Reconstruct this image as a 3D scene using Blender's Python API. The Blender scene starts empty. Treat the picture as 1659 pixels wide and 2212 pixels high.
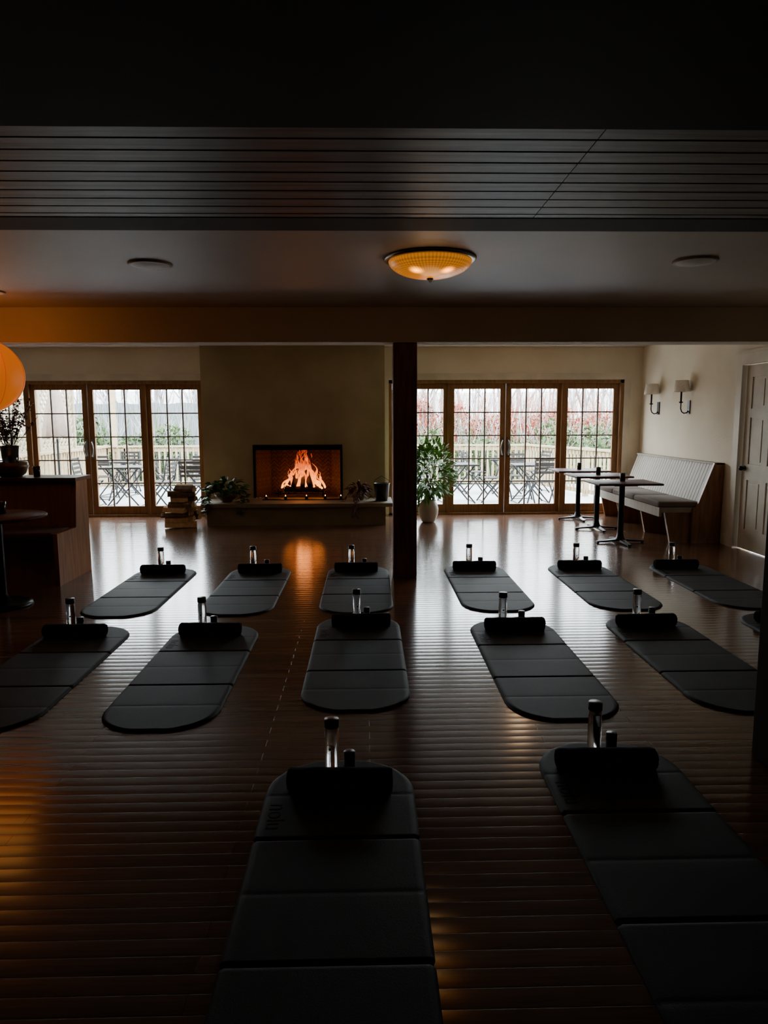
import bpy, math, random
from mathutils import Vector, Matrix, Euler, noise
random.seed(7)
scene = bpy.context.scene
PI = math.pi

# ---------------------------------------------------------------- materials
def new_mat(name):
    m = bpy.data.materials.new(name); m.use_nodes = True
    nt = m.node_tree
    return m, nt, nt.nodes['Principled BSDF']

def pmat(name, col, rough=0.6, metal=0.0, col2=None, scale=8.0, stretch=(1,1,1), bump=0.0, spec=0.5, bscale=None, detail=5, coat=0.0, trans=0.0, ior=1.45):
    m, nt, b = new_mat(name)
    b.inputs['Base Color'].default_value = (*col, 1)
    b.inputs['Roughness'].default_value = rough
    b.inputs['Metallic'].default_value = metal
    b.inputs['Specular IOR Level'].default_value = spec
    b.inputs['Coat Weight'].default_value = coat
    b.inputs['Transmission Weight'].default_value = trans
    b.inputs['IOR'].default_value = ior
    tc = nt.nodes.new('ShaderNodeTexCoord'); mp = nt.nodes.new('ShaderNodeMapping')
    mp.inputs['Scale'].default_value = stretch
    nt.links.new(tc.outputs['Object'], mp.inputs['Vector'])
    n = nt.nodes.new('ShaderNodeTexNoise'); n.inputs['Scale'].default_value = scale; n.inputs['Detail'].default_value = detail
    nt.links.new(mp.outputs[0], n.inputs['Vector'])
    if col2 is None: col2 = tuple(c*0.8 for c in col)
    r = nt.nodes.new('ShaderNodeValToRGB')
    r.color_ramp.elements[0].position = 0.35; r.color_ramp.elements[0].color = (*col2, 1)
    r.color_ramp.elements[1].position = 0.65; r.color_ramp.elements[1].color = (*col, 1)
    nt.links.new(n.outputs['Fac'], r.inputs['Fac']); nt.links.new(r.outputs[0], b.inputs['Base Color'])
    if bump > 0:
        n2 = n
        if bscale:
            n2 = nt.nodes.new('ShaderNodeTexNoise'); n2.inputs['Scale'].default_value = bscale
            nt.links.new(mp.outputs[0], n2.inputs['Vector'])
        bp = nt.nodes.new('ShaderNodeBump'); bp.inputs['Strength'].default_value = 1.0; bp.inputs['Distance'].default_value = bump
        nt.links.new(n2.outputs['Fac'], bp.inputs['Height']); nt.links.new(bp.outputs[0], b.inputs['Normal'])
    return m

M_wall = pmat('plaster_cream', (0.76,0.67,0.52), 0.85, col2=(0.68,0.595,0.455), scale=1.6, bump=0.002, bscale=40)
M_ceil = pmat('plaster_ceiling', (0.52,0.445,0.36), 0.5, col2=(0.48,0.41,0.325), scale=1.2, bump=0.001, bscale=30)
M_breast = pmat('plaster_olive', (0.42,0.335,0.195), 0.7, col2=(0.33,0.26,0.145), scale=1.7, bump=0.003, bscale=25)
M_trim = pmat('painted_trim', (0.70,0.62,0.49), 0.5, scale=3)
M_oak = pmat('oak_frame', (0.30,0.155,0.065), 0.5, col2=(0.20,0.10,0.04), scale=6, stretch=(6,6,0.6), bump=0.001, spec=.3)
M_muntin = pmat('muntin_wood', (0.10,0.065,0.04), 0.5, scale=8)
M_post = pmat('post_wood', (0.25,0.10,0.055), 0.5, col2=(0.12,0.046,0.028), scale=7, stretch=(5,5,0.5), bump=0.002)
M_dwood = pmat('dark_wood', (0.085,0.04,0.022), 0.42, col2=(0.045,0.02,0.012), scale=7, stretch=(0.6,5,5), bump=0.001)
M_nearwall = pmat('low_bounce_wall', (0.06,0.032,0.02), 0.7, col2=(0.035,0.018,0.012), scale=5, stretch=(5,5,0.5))  # unseen near walls, made dark to cut light bounced into the foreground
M_panelwood = pmat('booth_wood', (0.34,0.16,0.06), 0.4, col2=(0.20,0.085,0.034), scale=5, stretch=(5,5,0.6), bump=0.001)
M_plank = pmat('ceiling_plank_wood', (0.12,0.080,0.068), 0.5, col2=(0.055,0.036,0.032), scale=4, stretch=(0.35,7,7), bump=0.002)
M_beamdark = pmat('beam_dark', (0.02,0.009,0.006), 0.7, scale=5, spec=.2)
M_black = pmat('black_metal', (0.012,0.012,0.013), 0.35, metal=0.6, scale=9)
M_blackplas = pmat('black_plastic', (0.008,0.008,0.009), 0.35, scale=9)
M_towel = pmat('black_terry', (0.006,0.006,0.007), 0.95, scale=120, bump=0.002, spec=0.1)
M_mat = pmat('grey_mat_foam', (0.030,0.034,0.036), 0.62, col2=(0.024,0.028,0.030), scale=5, bump=0.0006, bscale=180, spec=0.16)
M_matprint = pmat('mat_print', (0.010,0.011,0.012), 0.6, scale=9, spec=.12)
M_cushion = pmat('cushion_fabric', (0.20,0.155,0.13), 0.9, scale=60, bump=0.001)
M_cushdark = pmat('dark_cushion', (0.07,0.04,0.03), 0.9, scale=60, bump=0.001)
M_bead = pmat('beadboard_paint', (0.42,0.365,0.295), 0.6, col2=(0.35,0.30,0.24), scale=5, stretch=(4,4,0.6))
M_whitepaint = pmat('white_paint', (0.62,0.55,0.43), 0.5, scale=4)
M_shade = pmat('lamp_shade_linen', (0.90,0.85,0.76), 0.9, scale=80, bump=0.0005)
M_pot = pmat('white_ceramic', (0.68,0.62,0.51), 0.35, scale=6)
M_bronze = pmat('bronze_bowl', (0.14,0.075,0.035), 0.4, metal=0.5, scale=12)
M_leafg = pmat('leaf_green', (0.17,0.38,0.05), 0.45, col2=(0.09,0.24,0.03), scale=14)
M_leafd = pmat('leaf_dark', (0.06,0.15,0.04), 0.45, col2=(0.035,0.09,0.025), scale=14)
M_leafr = pmat('leaf_red', (0.13,0.015,0.015), 0.5, col2=(0.05,0.008,0.008), scale=14)
M_twig = pmat('twig', (0.06,0.035,0.03), 0.8, scale=14)
M_bark = pmat('log_bark', (0.20,0.12,0.065), 0.9, col2=(0.10,0.06,0.035), scale=18, bump=0.004)
M_cut = pmat('log_cut', (0.70,0.46,0.23), 0.8, col2=(0.50,0.31,0.14), scale=20)
M_stone = pmat('hearth_stone', (0.24,0.195,0.125), 0.6, col2=(0.18,0.145,0.09), scale=4, bump=0.001)
M_char = pmat('charred_log', (0.05,0.022,0.012), 0.9, col2=(0.02,0.01,0.008), scale=20, bump=0.004)
M_deck = pmat('deck_boards', (0.60,0.625,0.65), 0.7, col2=(0.46,0.48,0.50), scale=5, stretch=(0.5,6,1))
M_rail = pmat('cedar_rail', (0.42,0.32,0.19), 0.7, col2=(0.33,0.245,0.14), scale=6, stretch=(1,1,3))
M_fence = pmat('weathered_fence', (0.19,0.203,0.22), 0.9, col2=(0.125,0.135,0.147), scale=4, stretch=(6,6,0.5))
M_lattice = pmat('lattice_wood', (0.36,0.30,0.20), 0.8, scale=6)
M_umb = pmat('umbrella_canvas', (0.38,0.30,0.26), 0.9, scale=10)
M_patio = pmat('patio_metal', (0.008,0.008,0.010), 0.5, scale=10)
M_slat = pmat('patio_slat', (0.022,0.018,0.016), 0.6, scale=10)
M_ground = pmat('winter_ground', (0.50,0.49,0.48), 0.95, col2=(0.33,0.32,0.315), scale=0.8)
M_tree = pmat('tree_bark', (0.36,0.35,0.35), 0.95, col2=(0.14,0.135,0.133), scale=2)
M_hedge = pmat('hedge_leaf', (0.085,0.135,0.045), 0.8, col2=(0.045,0.075,0.025), scale=2)
M_redbush = pmat('red_shrub_leaf', (0.36,0.075,0.035), 0.8, col2=(0.24,0.085,0.05), scale=2)
M_speaker = pmat('speaker_grille', (0.88,0.87,0.84), 0.5, scale=200)
M_spring = pmat('speaker_ring', (0.50,0.46,0.40), 0.5, scale=20)
M_bottle = pmat('clear_bottle', (0.92,0.93,0.94), 0.06, trans=1.0, ior=1.38, scale=1)
M_mark = pmat('bottle_mark', (0.10,0.10,0.10), 0.5, scale=10)
M_tabletop = pmat('table_top_wood', (0.11,0.04,0.025), 0.5, col2=(0.065,0.022,0.015), scale=6, stretch=(5,0.6,1), spec=.12)
M_candle = pmat('black_candle_glass', (0.02,0.016,0.012), 0.2, scale=9)
def emat(name, col, strength):
    m, nt, b = new_mat(name)
    b.inputs['Base Color'].default_value = (*col, 1)
    b.inputs['Emission Color'].default_value = (*col, 1)
    b.inputs['Emission Strength'].default_value = strength
    return m
M_flame_s = emat('candle_flame', (1.0,0.40,0.08), 10.0)
M_pipe = pmat('nickel', (0.35,0.33,0.30), 0.3, metal=1.0, scale=9)

# floor
def floor_mat():
    m, nt, b = new_mat('oak_floor_boards')
    L = nt.links; N = nt.nodes
    tc = N.new('ShaderNodeTexCoord')
    br = N.new('ShaderNodeTexBrick')
    br.inputs['Scale'].default_value = 1.0; br.inputs['Brick Width'].default_value = 1.3; br.inputs['Row Height'].default_value = 0.068
    br.inputs['Mortar Size'].default_value = 0.0018; br.inputs['Mortar Smooth'].default_value = 0.3; br.offset = 0.37
    br.inputs['Color1'].default_value = (0.20,0.097,0.050,1); br.inputs['Color2'].default_value = (0.12,0.056,0.030,1); br.inputs['Mortar'].default_value = (0.02,0.010,0.007,1)
    L.new(tc.outputs['Object'], br.inputs['Vector'])
    mp = N.new('ShaderNodeMapping'); mp.inputs['Scale'].default_value = (1.2, 28, 1)
    L.new(tc.outputs['Object'], mp.inputs['Vector'])
    n = N.new('ShaderNodeTexNoise'); n.inputs['Scale'].default_value = 3; n.inputs['Detail'].default_value = 6
    L.new(mp.outputs[0], n.inputs['Vector'])
    mx = N.new('ShaderNodeMix'); mx.data_type = 'RGBA'; mx.blend_type = 'MULTIPLY'; mx.inputs['Factor'].default_value = 0.6
    cr = N.new('ShaderNodeValToRGB'); cr.color_ramp.elements[0].position=0.3; cr.color_ramp.elements[0].color=(0.45,0.4,0.38,1); cr.color_ramp.elements[1].position=0.7
    L.new(n.outputs['Fac'], cr.inputs['Fac'])
    L.new(br.outputs['Color'], mx.inputs['A']); L.new(cr.outputs[0], mx.inputs['B'])
    L.new(mx.outputs['Result'], b.inputs['Base Color'])
    sx = N.new('ShaderNodeSeparateXYZ'); L.new(tc.outputs['Object'], sx.inputs[0])
    d = N.new('ShaderNodeMath'); d.operation='DIVIDE'; d.inputs[1].default_value=0.068; L.new(sx.outputs['Y'], d.inputs[0])
    fr = N.new('ShaderNodeMath'); fr.operation='FRACT'; L.new(d.outputs[0], fr.inputs[0])
    sb = N.new('ShaderNodeMath'); sb.operation='SUBTRACT'; sb.inputs[1].default_value=0.5; L.new(fr.outputs[0], sb.inputs[0])
    sq = N.new('ShaderNodeMath'); sq.operation='MULTIPLY'; L.new(sb.outputs[0], sq.inputs[0]); L.new(sb.outputs[0], sq.inputs[1])
    k = N.new('ShaderNodeMath'); k.operation='MULTIPLY'; k.inputs[1].default_value=-4.5; L.new(sq.outputs[0], k.inputs[0])
    n3 = N.new('ShaderNodeTexNoise'); n3.inputs['Scale'].default_value = 1.0; n3.inputs['Detail'].default_value=1
    mp3 = N.new('ShaderNodeMapping'); mp3.inputs['Scale'].default_value=(1.5,7,1); L.new(tc.outputs['Object'], mp3.inputs['Vector']); L.new(mp3.outputs[0], n3.inputs['Vector'])
    ad = N.new('ShaderNodeMath'); ad.operation='MULTIPLY_ADD'; ad.inputs[1].default_value=1.2; L.new(n3.outputs['Fac'], ad.inputs[0]); L.new(k.outputs[0], ad.inputs[2])
    ad2 = N.new('ShaderNodeMath'); ad2.operation='SUBTRACT'; L.new(ad.outputs[0], ad2.inputs[0]); L.new(br.outputs['Fac'], ad2.inputs[1])
    bp = N.new('ShaderNodeBump'); bp.inputs['Strength'].default_value=1.0; bp.inputs['Distance'].default_value=0.0005
    L.new(ad2.outputs[0], bp.inputs['Height']); L.new(bp.outputs[0], b.inputs['Normal'])
    b.inputs['Roughness'].default_value = 0.15
    b.inputs['Specular IOR Level'].default_value = 0.55
    return m
M_floor = floor_mat()

def brick_mat():
    m, nt, b = new_mat('herringbone_firebrick'); N=nt.nodes; L=nt.links
    tc = N.new('ShaderNodeTexCoord'); sx=N.new('ShaderNodeSeparateXYZ'); L.new(tc.outputs['Object'],sx.inputs[0])
    def mth(op,a,bb):
        n=N.new('ShaderNodeMath'); n.operation=op
        for i_,v in enumerate((a,bb)):
            if isinstance(v,(int,float)): n.inputs[i_].default_value=v
            else: L.new(v,n.inputs[i_])
        return n.outputs[0]
    h=mth('ADD',sx.outputs['X'],sx.outputs['Y']); pp=mth('PINGPONG',h,0.085)
    u=mth('ADD',pp,sx.outputs['Z']); v=mth('SUBTRACT',sx.outputs['Z'],pp)
    c=N.new('ShaderNodeCombineXYZ'); L.new(u,c.inputs[0]); L.new(v,c.inputs[1])
    br = N.new('ShaderNodeTexBrick'); br.inputs['Scale'].default_value=1
    br.inputs['Brick Width'].default_value=0.17; br.inputs['Row Height'].default_value=0.06; br.inputs['Mortar Size'].default_value=0.006
    br.inputs['Color1'].default_value=(0.12,0.062,0.034,1); br.inputs['Color2'].default_value=(0.075,0.037,0.021,1); br.inputs['Mortar'].default_value=(0.012,0.008,0.006,1)
    L.new(c.outputs[0], br.inputs['Vector'])
    L.new(br.outputs['Color'], b.inputs['Base Color'])
    bp = N.new('ShaderNodeBump'); bp.invert=True; bp.inputs['Distance'].default_value=0.004
    L.new(br.outputs['Fac'], bp.inputs['Height']); L.new(bp.outputs[0], b.inputs['Normal'])
    b.inputs['Roughness'].default_value=0.85
    return m
M_brick = brick_mat()

def flame_mat():
    m, nt, b = new_mat('fire_flame'); N=nt.nodes; L=nt.links
    out = [n for n in N if n.type=='OUTPUT_MATERIAL'][0]; N.remove(b)
    tc=N.new('ShaderNodeTexCoord'); sx=N.new('ShaderNodeSeparateXYZ'); L.new(tc.outputs['Object'],sx.inputs[0])
    n=N.new('ShaderNodeTexNoise'); n.inputs['Scale'].default_value=11; L.new(tc.outputs['Object'],n.inputs['Vector'])
    a=N.new('ShaderNodeMath'); a.operation='MULTIPLY_ADD'; a.inputs[1].default_value=0.6; L.new(n.outputs['Fac'],a.inputs[0]); L.new(sx.outputs['Z'],a.inputs[2])
    mr=N.new('ShaderNodeMapRange'); mr.inputs['From Min'].default_value=0.25; mr.inputs['From Max'].default_value=0.95; L.new(a.outputs[0],mr.inputs[0])
    cr=N.new('ShaderNodeValToRGB'); e=cr.color_ramp.elements; e[0].color=(1,0.40,0.07,1); e[0].position=0.0; e[1].color=(0.8,0.06,0.004,1); e[1].position=1.0
    x=e.new(0.5); x.color=(1,0.19,0.012,1); L.new(mr.outputs[0],cr.inputs[0])
    st=N.new('ShaderNodeMapRange'); st.inputs['To Min'].default_value=5.5; st.inputs['To Max'].default_value=0.7; L.new(mr.outputs[0],st.inputs[0])
    em=N.new('ShaderNodeEmission'); L.new(cr.outputs[0],em.inputs[0]); L.new(st.outputs[0],em.inputs[1])
    tr=N.new('ShaderNodeBsdfTransparent'); lw=N.new('ShaderNodeLayerWeight'); lw.inputs['Blend'].default_value=0.6
    mxs=N.new('ShaderNodeMixShader'); L.new(lw.outputs['Facing'],mxs.inputs[0]); L.new(em.outputs[0],mxs.inputs[1]); L.new(tr.outputs[0],mxs.inputs[2])
    L.new(mxs.outputs[0],out.inputs['Surface'])
    return m
M_flame = flame_mat()

def glass_mat():
    m, nt, b = new_mat('window_glass'); N=nt.nodes; L=nt.links
    out = [n for n in N if n.type=='OUTPUT_MATERIAL'][0]; N.remove(b)
    tr=N.new('ShaderNodeBsdfTransparent'); tr.inputs[0].default_value=(0.96,0.98,0.97,1)
    gl=N.new('ShaderNodeBsdfGlossy'); gl.inputs['Roughness'].default_value=0.02
    fr=N.new('ShaderNodeFresnel'); fr.inputs[0].default_value=1.3
    mx=N.new('ShaderNodeMixShader'); L.new(fr.outputs[0],mx.inputs[0]); L.new(tr.outputs[0],mx.inputs[1]); L.new(gl.outputs[0],mx.inputs[2]); L.new(mx.outputs[0],out.inputs['Surface'])
    return m
M_glass = glass_mat()

def dome_mat():
    m, nt, b = new_mat('amber_ribbed_glass'); N=nt.nodes; L=nt.links
    tc=N.new('ShaderNodeTexCoord'); sx=N.new('ShaderNodeSeparateXYZ'); L.new(tc.outputs['Object'],sx.inputs[0])
    at=N.new('ShaderNodeMath'); at.operation='ARCTAN2'; L.new(sx.outputs['Y'],at.inputs[0]); L.new(sx.outputs['X'],at.inputs[1])
    ml=N.new('ShaderNodeMath'); ml.operation='MULTIPLY'; ml.inputs[1].default_value=72; L.new(at.outputs[0],ml.inputs[0])
    sn=N.new('ShaderNodeMath'); sn.operation='SINE'; L.new(ml.outputs[0],sn.inputs[0])
    ln=N.new('ShaderNodeVectorMath'); ln.operation='LENGTH'
    cmb=N.new('ShaderNodeCombineXYZ'); L.new(sx.outputs['X'],cmb.inputs[0]); L.new(sx.outputs['Y'],cmb.inputs[1]); L.new(cmb.outputs[0],ln.inputs[0])
    m2=N.new('ShaderNodeMath'); m2.operation='MULTIPLY'; m2.inputs[1].default_value=420; L.new(ln.outputs['Value'],m2.inputs[0])
    s2=N.new('ShaderNodeMath'); s2.operation='SINE'; L.new(m2.outputs[0],s2.inputs[0])
    mu=N.new('ShaderNodeMath'); mu.operation='ADD'; L.new(sn.outputs[0],mu.inputs[0]); L.new(s2.outputs[0],mu.inputs[1])
    mr=N.new('ShaderNodeMapRange'); mr.inputs['From Min'].default_value=-2; mr.inputs['From Max'].default_value=2; mr.inputs['To Min'].default_value=0.5; mr.inputs['To Max'].default_value=1.3; L.new(mu.outputs[0],mr.inputs[0])
    tot=mr.outputs[0]
    hs=[]
    for bx in (-0.095,0.095):
        vs=N.new('ShaderNodeVectorMath'); vs.operation='DISTANCE'; vs.inputs[1].default_value=(bx,-0.13,-0.100); L.new(tc.outputs['Object'],vs.inputs[0])
        r=N.new('ShaderNodeMapRange'); r.inputs['From Min'].default_value=0.005; r.inputs['From Max'].default_value=0.06; r.inputs['To Min'].default_value=1; r.inputs['To Max'].default_value=0; L.new(vs.outputs['Value'],r.inputs[0])
        pw=N.new('ShaderNodeMath'); pw.operation='POWER'; pw.inputs[1].default_value=2.0; L.new(r.outputs[0],pw.inputs[0]); hs.append(pw.outputs[0])
    ad=N.new('ShaderNodeMath'); ad.operation='ADD'; L.new(hs[0],ad.inputs[0]); L.new(hs[1],ad.inputs[1])
    a2=N.new('ShaderNodeMath'); a2.operation='MULTIPLY_ADD'; a2.inputs[1].default_value=9.0; a2.inputs[2].default_value=0.46; L.new(ad.outputs[0],a2.inputs[0])
    fin=N.new('ShaderNodeMath'); fin.operation='MULTIPLY'; L.new(a2.outputs[0],fin.inputs[0]); L.new(tot,fin.inputs[1])
    b.inputs['Base Color'].default_value=(0.4,0.17,0.03,1); b.inputs['Roughness'].default_value=0.3
    b.inputs['Emission Color'].default_value=(1.0,0.31,0.012,1)
    L.new(fin.outputs[0],b.inputs['Emission Strength'])
    return m
M_dome = dome_mat()
M_lantern = emat('paper_lantern', (1.0,0.22,0.008), 0.45)
M_lanrib = emat('lantern_rib', (1.0,0.18,0.01), 0.20)

# ---------------------------------------------------------------- mesh builder
class MB:
    def __init__(s): s.v=[]; s.f=[]; s.fm=[]; s.fs=[]; s.mats=[]
    def mi(s,m):
        if m not in s.mats: s.mats.append(m)
        return s.mats.index(m)
    def add(s,vs,fs,mat,smooth=False,M=None):
        o=len(s.v); i=s.mi(mat)
        if M is not None: vs=[M@Vector(p) for p in vs]
        s.v.extend([tuple(p) for p in vs])
        for f in fs: s.f.append(tuple(o+k for k in f)); s.fm.append(i); s.fs.append(smooth)
    def box(s,x0,x1,y0,y1,z0,z1,mat,M=None):
        vs=[(x0,y0,z0),(x1,y0,z0),(x1,y1,z0),(x0,y1,z0),(x0,y0,z1),(x1,y0,z1),(x1,y1,z1),(x0,y1,z1)]
        s.add(vs,[(0,3,2,1),(4,5,6,7),(0,1,5,4),(1,2,6,5),(2,3,7,6),(3,0,4,7)],mat,False,M)
    def rbox(s,x0,x1,y0,y1,z0,z1,mat,r=0.02,M=None):
        def ring(ins,z):
            out=[]
            rr=max(r-ins,0.0005)
            for cx,cy,a0 in ((x1-r,y1-r,0),(x0+r,y1-r,PI/2),(x0+r,y0+r,PI),(x1-r,y0+r,1.5*PI)):
                for k in range(4):
                    a=a0+k*PI/6; out.append((cx+rr*math.cos(a),cy+rr*math.sin(a),z))
            return out
        rz=min(r,(z1-z0)/2.01)
        lev=[(r*(1-math.sin(a)) , z0+rz*(1-math.cos(a))) for a in (0.25,0.7,1.15,PI/2)]+[(r*(1-math.sin(a)) , z1-rz*(1-math.cos(a))) for a in (PI/2,1.15,0.7,0.25)]
        vs=[];fs=[]
        for ins,z in lev: vs+=ring(ins,z)
        n=16
        for j in range(len(lev)-1):
            for k in range(n): fs.append((j*n+k,j*n+(k+1)%n,(j+1)*n+(k+1)%n,(j+1)*n+k))
        fs.append(tuple(reversed(range(n)))); fs.append(tuple((len(lev)-1)*n+k for k in range(n)))
        s.add(vs,fs,mat,True,M)
    def cyl(s,p0,p1,r0,r1,mat,n=16,caps=True,smooth=True,M=None):
        p0=Vector(p0);p1=Vector(p1);d=(p1-p0).normalized()
        a=d.orthogonal().normalized();b=d.cross(a)
        vs=[];fs=[]
        for p,r in ((p0,r0),(p1,r1)):
            for k in range(n):
                t=2*PI*k/n; vs.append(p+a*(r*math.cos(t))+b*(r*math.sin(t)))
        for k in range(n): fs.append((k,(k+1)%n,n+(k+1)%n,n+k))
        s.add(vs,fs,mat,smooth,M)
        if caps: s.add(vs,[tuple(reversed(range(n))),tuple(range(n,2*n))],mat,False,M)
    def lathe(s,cx,cy,prof,mat,n=32,M=None,smooth=True,closed=False):
        vs=[];fs=[]
        for r,z in prof:
            for k in range(n):
                t=2*PI*k/n; vs.append((cx+r*math.cos(t),cy+r*math.sin(t),z))
        for j in range(len(prof)-1):
            for k in range(n): fs.append((j*n+k,j*n+(k+1)%n,(j+1)*n+(k+1)%n,(j+1)*n+k))
        s.add(vs,fs,mat,smooth,M)
    def tube(s,pts,r,mat,n=8,sy=1.0,M=None,smooth=True):
        pts=[Vector(p) for p in pts]; m=len(pts)
        rs=r if isinstance(r,(list,tuple)) else [r]*m
        vs=[];fs=[]; a=None
        for i,p in enumerate(pts):
            d=(pts[min(i+1,m-1)]-pts[max(i-1,0)]).normalized()
            if a is None: a=d.orthogonal().normalized()
            a=(a-d*a.dot(d)); a=a.normalized() if a.length>1e-6 else d.orthogonal().normalized()
            b=d.cross(a)
            for k in range(n):
                t=2*PI*k/n; vs.append(p+a*(rs[i]*math.cos(t))+b*(rs[i]*math.sin(t)))
        for j in range(m-1):
            for k in range(n): fs.append((j*n+k,j*n+(k+1)%n,(j+1)*n+(k+1)%n,(j+1)*n+k))
        fs.append(tuple(reversed(range(n)))); fs.append(tuple((m-1)*n+k for k in range(n)))
        s.add(vs,fs,mat,smooth,M)
    def leaf(s,p,d,L,w,mat,droop=0.25):
        p=Vector(p); d=Vector(d).normalized(); side=d.cross(Vector((0,0,1)))
        if side.length<1e-3: side=Vector((1,0,0))
        side.normalize(); side=(side+Vector((random.uniform(-.5,.5),random.uniform(-.5,.5),random.uniform(-.6,.6)))).normalized()
        up=side.cross(d).normalized()
        q=[p, p+d*L*.3+side*w*.42+up*w*.1, p+d*L*.62+side*w*.38-Vector((0,0,droop*L*.25)), p+d*L-Vector((0,0,droop*L)),
           p+d*L*.62-side*w*.38-Vector((0,0,droop*L*.25)), p+d*L*.3-side*w*.42+up*w*.1, p+d*L*.5-up*w*.12-Vector((0,0,droop*L*.15))]
        s.add(q,[(0,1,6),(1,2,6),(2,3,6),(3,4,6),(4,5,6),(5,0,6)],mat,True)
    def text(s,txt,size,mat,M):
        cu=bpy.data.curves.new('t','FONT'); cu.body=txt; cu.size=size; cu.extrude=0.0008; cu.align_x='CENTER'; cu.align_y='CENTER'
        ob=bpy.data.objects.new('t',cu); scene.collection.objects.link(ob)
        dg=bpy.context.evaluated_depsgraph_get(); me=ob.evaluated_get(dg).to_mesh()
        s.add([tuple(v.co) for v in me.vertices],[tuple(p.vertices) for p in me.polygons],mat,False,M)
        bpy.data.objects.remove(ob); bpy.data.curves.remove(cu)
    def mesh(s,name):
        me=bpy.data.meshes.new(name); me.from_pydata(s.v,[],s.f)
        for m in s.mats: me.materials.append(m)
        me.polygons.foreach_set('material_index',s.fm); me.polygons.foreach_set('use_smooth',s.fs); me.update()
        return me
    def build(s,name,loc=(0,0,0),rz=0,bevel=0):
        return place(s.mesh(name),name,loc,rz,1,bevel)
def place(me,name,loc=(0,0,0),rz=0,sc=1,bevel=0):
    ob=bpy.data.objects.new(name,me); scene.collection.objects.link(ob)
    ob.location=loc; ob.rotation_euler=(0,0,rz); ob.scale=(sc,sc,sc)
    if bevel:
        b=ob.modifiers.new('bevel','BEVEL'); b.width=bevel; b.segments=2; b.limit_method='ANGLE'
    return ob
def simple(name,*a,bevel=0):
    m=MB(); m.box(*a); return m.build(name,bevel=bevel)
def lamp(name,loc,energy,col,size,sf=1.0):
    pl=bpy.data.lights.new(name,'POINT'); pl.energy=energy; pl.color=col; pl.shadow_soft_size=size; pl.specular_factor=sf
    o=bpy.data.objects.new(name,pl); o.location=loc; scene.collection.objects.link(o)

# ---------------------------------------------------------------- room shell
XL,XR=-7.0,4.25; YB,YF=-2.6,11.05; ZM=2.50; ZF=2.58; YN=3.9
simple('floor',XL-.2,XR+.2,YB-.2,YF+.2,-.12,0,M_floor)
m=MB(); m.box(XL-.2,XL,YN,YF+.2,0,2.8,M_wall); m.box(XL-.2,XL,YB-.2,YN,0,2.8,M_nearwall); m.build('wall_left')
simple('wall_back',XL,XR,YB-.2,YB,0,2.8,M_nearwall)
DY0,DY1,DZ=7.15,8.05,2.09
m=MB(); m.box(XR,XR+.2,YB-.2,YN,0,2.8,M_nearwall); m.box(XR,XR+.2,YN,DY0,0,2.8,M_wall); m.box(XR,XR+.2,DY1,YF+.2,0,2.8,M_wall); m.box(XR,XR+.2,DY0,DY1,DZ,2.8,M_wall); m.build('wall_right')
WZ=2.09
LX0,LX1=-6.10,-2.475; RX0,RX1=0.33,3.97
m=MB()
m.box(XL,LX0,YF,YF+.2,0,2.8,M_wall); m.box(LX0,LX1,YF,YF+.2,WZ,2.8,M_wall)
m.box(.26,RX0,YF,YF+.2,0,2.8,M_wall); m.box(RX0,RX1,YF,YF+.2,WZ,2.8,M_wall); m.box(RX1,XR,YF,YF+.2,0,2.8,M_wall)
m.build('wall_far')
BX0,BX1=-2.47,.26; BY=10.75; FX0,FX1=-1.72,-.385; FZ0,FZ1=.32,1.12
m=MB()
m.box(BX0,FX0,BY,YF+.5,0,2.8,M_breast); m.box(FX1,BX1,BY,YF+.5,0,2.8,M_breast); m.box(FX0,FX1,BY,YF+.5,FZ1,2.8,M_breast); m.box(FX0,FX1,BY,YF+.5,0,FZ0-.02,M_breast)
i=.12
vs=[(FX0,BY,FZ0),(FX1,BY,FZ0),(FX1-i*1.6,BY+.5,FZ0),(FX0+i*1.6,BY+.5,FZ0),(FX0,BY,FZ1),(FX1,BY,FZ1),(FX1-i*1.6,BY+.5,FZ1),(FX0+i*1.6,BY+.5,FZ1)]
m.add(vs,[(0,1,2,3),(1,5,6,2),(2,6,7,3),(3,7,4,0),(4,7,6,5)],M_brick)
t=.03
m.box(FX0-.005,FX0+t,BY-.015,BY+.06,FZ0,FZ1,M_black); m.box(FX1-t,FX1+.005,BY-.015,BY+.06,FZ0,FZ1,M_black); m.box(FX0+t,FX1-t,BY-.015,BY+.06,FZ1-.08,FZ1,M_black)
m.build('fireplace')
m=MB(); m.box(-2.28,.25,10.02,BY,0,.265,M_stone); m.build('hearth_base')
simple('hearth_slab',-2.34,.35,9.96,BY,.265,.32,M_stone,bevel=.006)
simple('ceiling',XL,XR,3.96,6.85,ZM,ZM+.2,M_ceil)
simple('ceiling',XL,XR,6.85,YF,ZF,ZF+.2,M_ceil)
simple('beam_cross',XL,XR,6.58,6.85,2.19,ZM,M_wall,bevel=.004)
m=MB()
y=YB
while y<3.70:
    y2=min(y+.118,3.72)
    for xa,xb in ((XL,.838),(.842,XR)):
        z=2.5; c=.008
        vs=[(xa,y+.001,z+.012),(xa,y+c,z),(xa,y2-c,z),(xa,y2-.001,z+.012),(xa,y2-.001,z+.03),(xa,y+.001,z+.03)]
        vs=vs+[(xb,)+p[1:] for p in vs]
        m.add(vs,[(0,1,7,6),(1,2,8,7),(2,3,9,8),(3,4,10,9),(5,0,6,11),(0,5,4,3,2,1),(6,7,8,9,10,11)],M_plank)
    y+=.118
m.box(XL,XR,YB,3.72,2.53,2.7,M_beamdark)
m.build('ceiling_wood')
simple('beam_trim',XL,XR,3.72,3.96,2.497,2.7,M_beamdark)
simple('beam_near',XL,XR,.9,1.83,2.2,2.5,M_beamdark)
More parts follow.
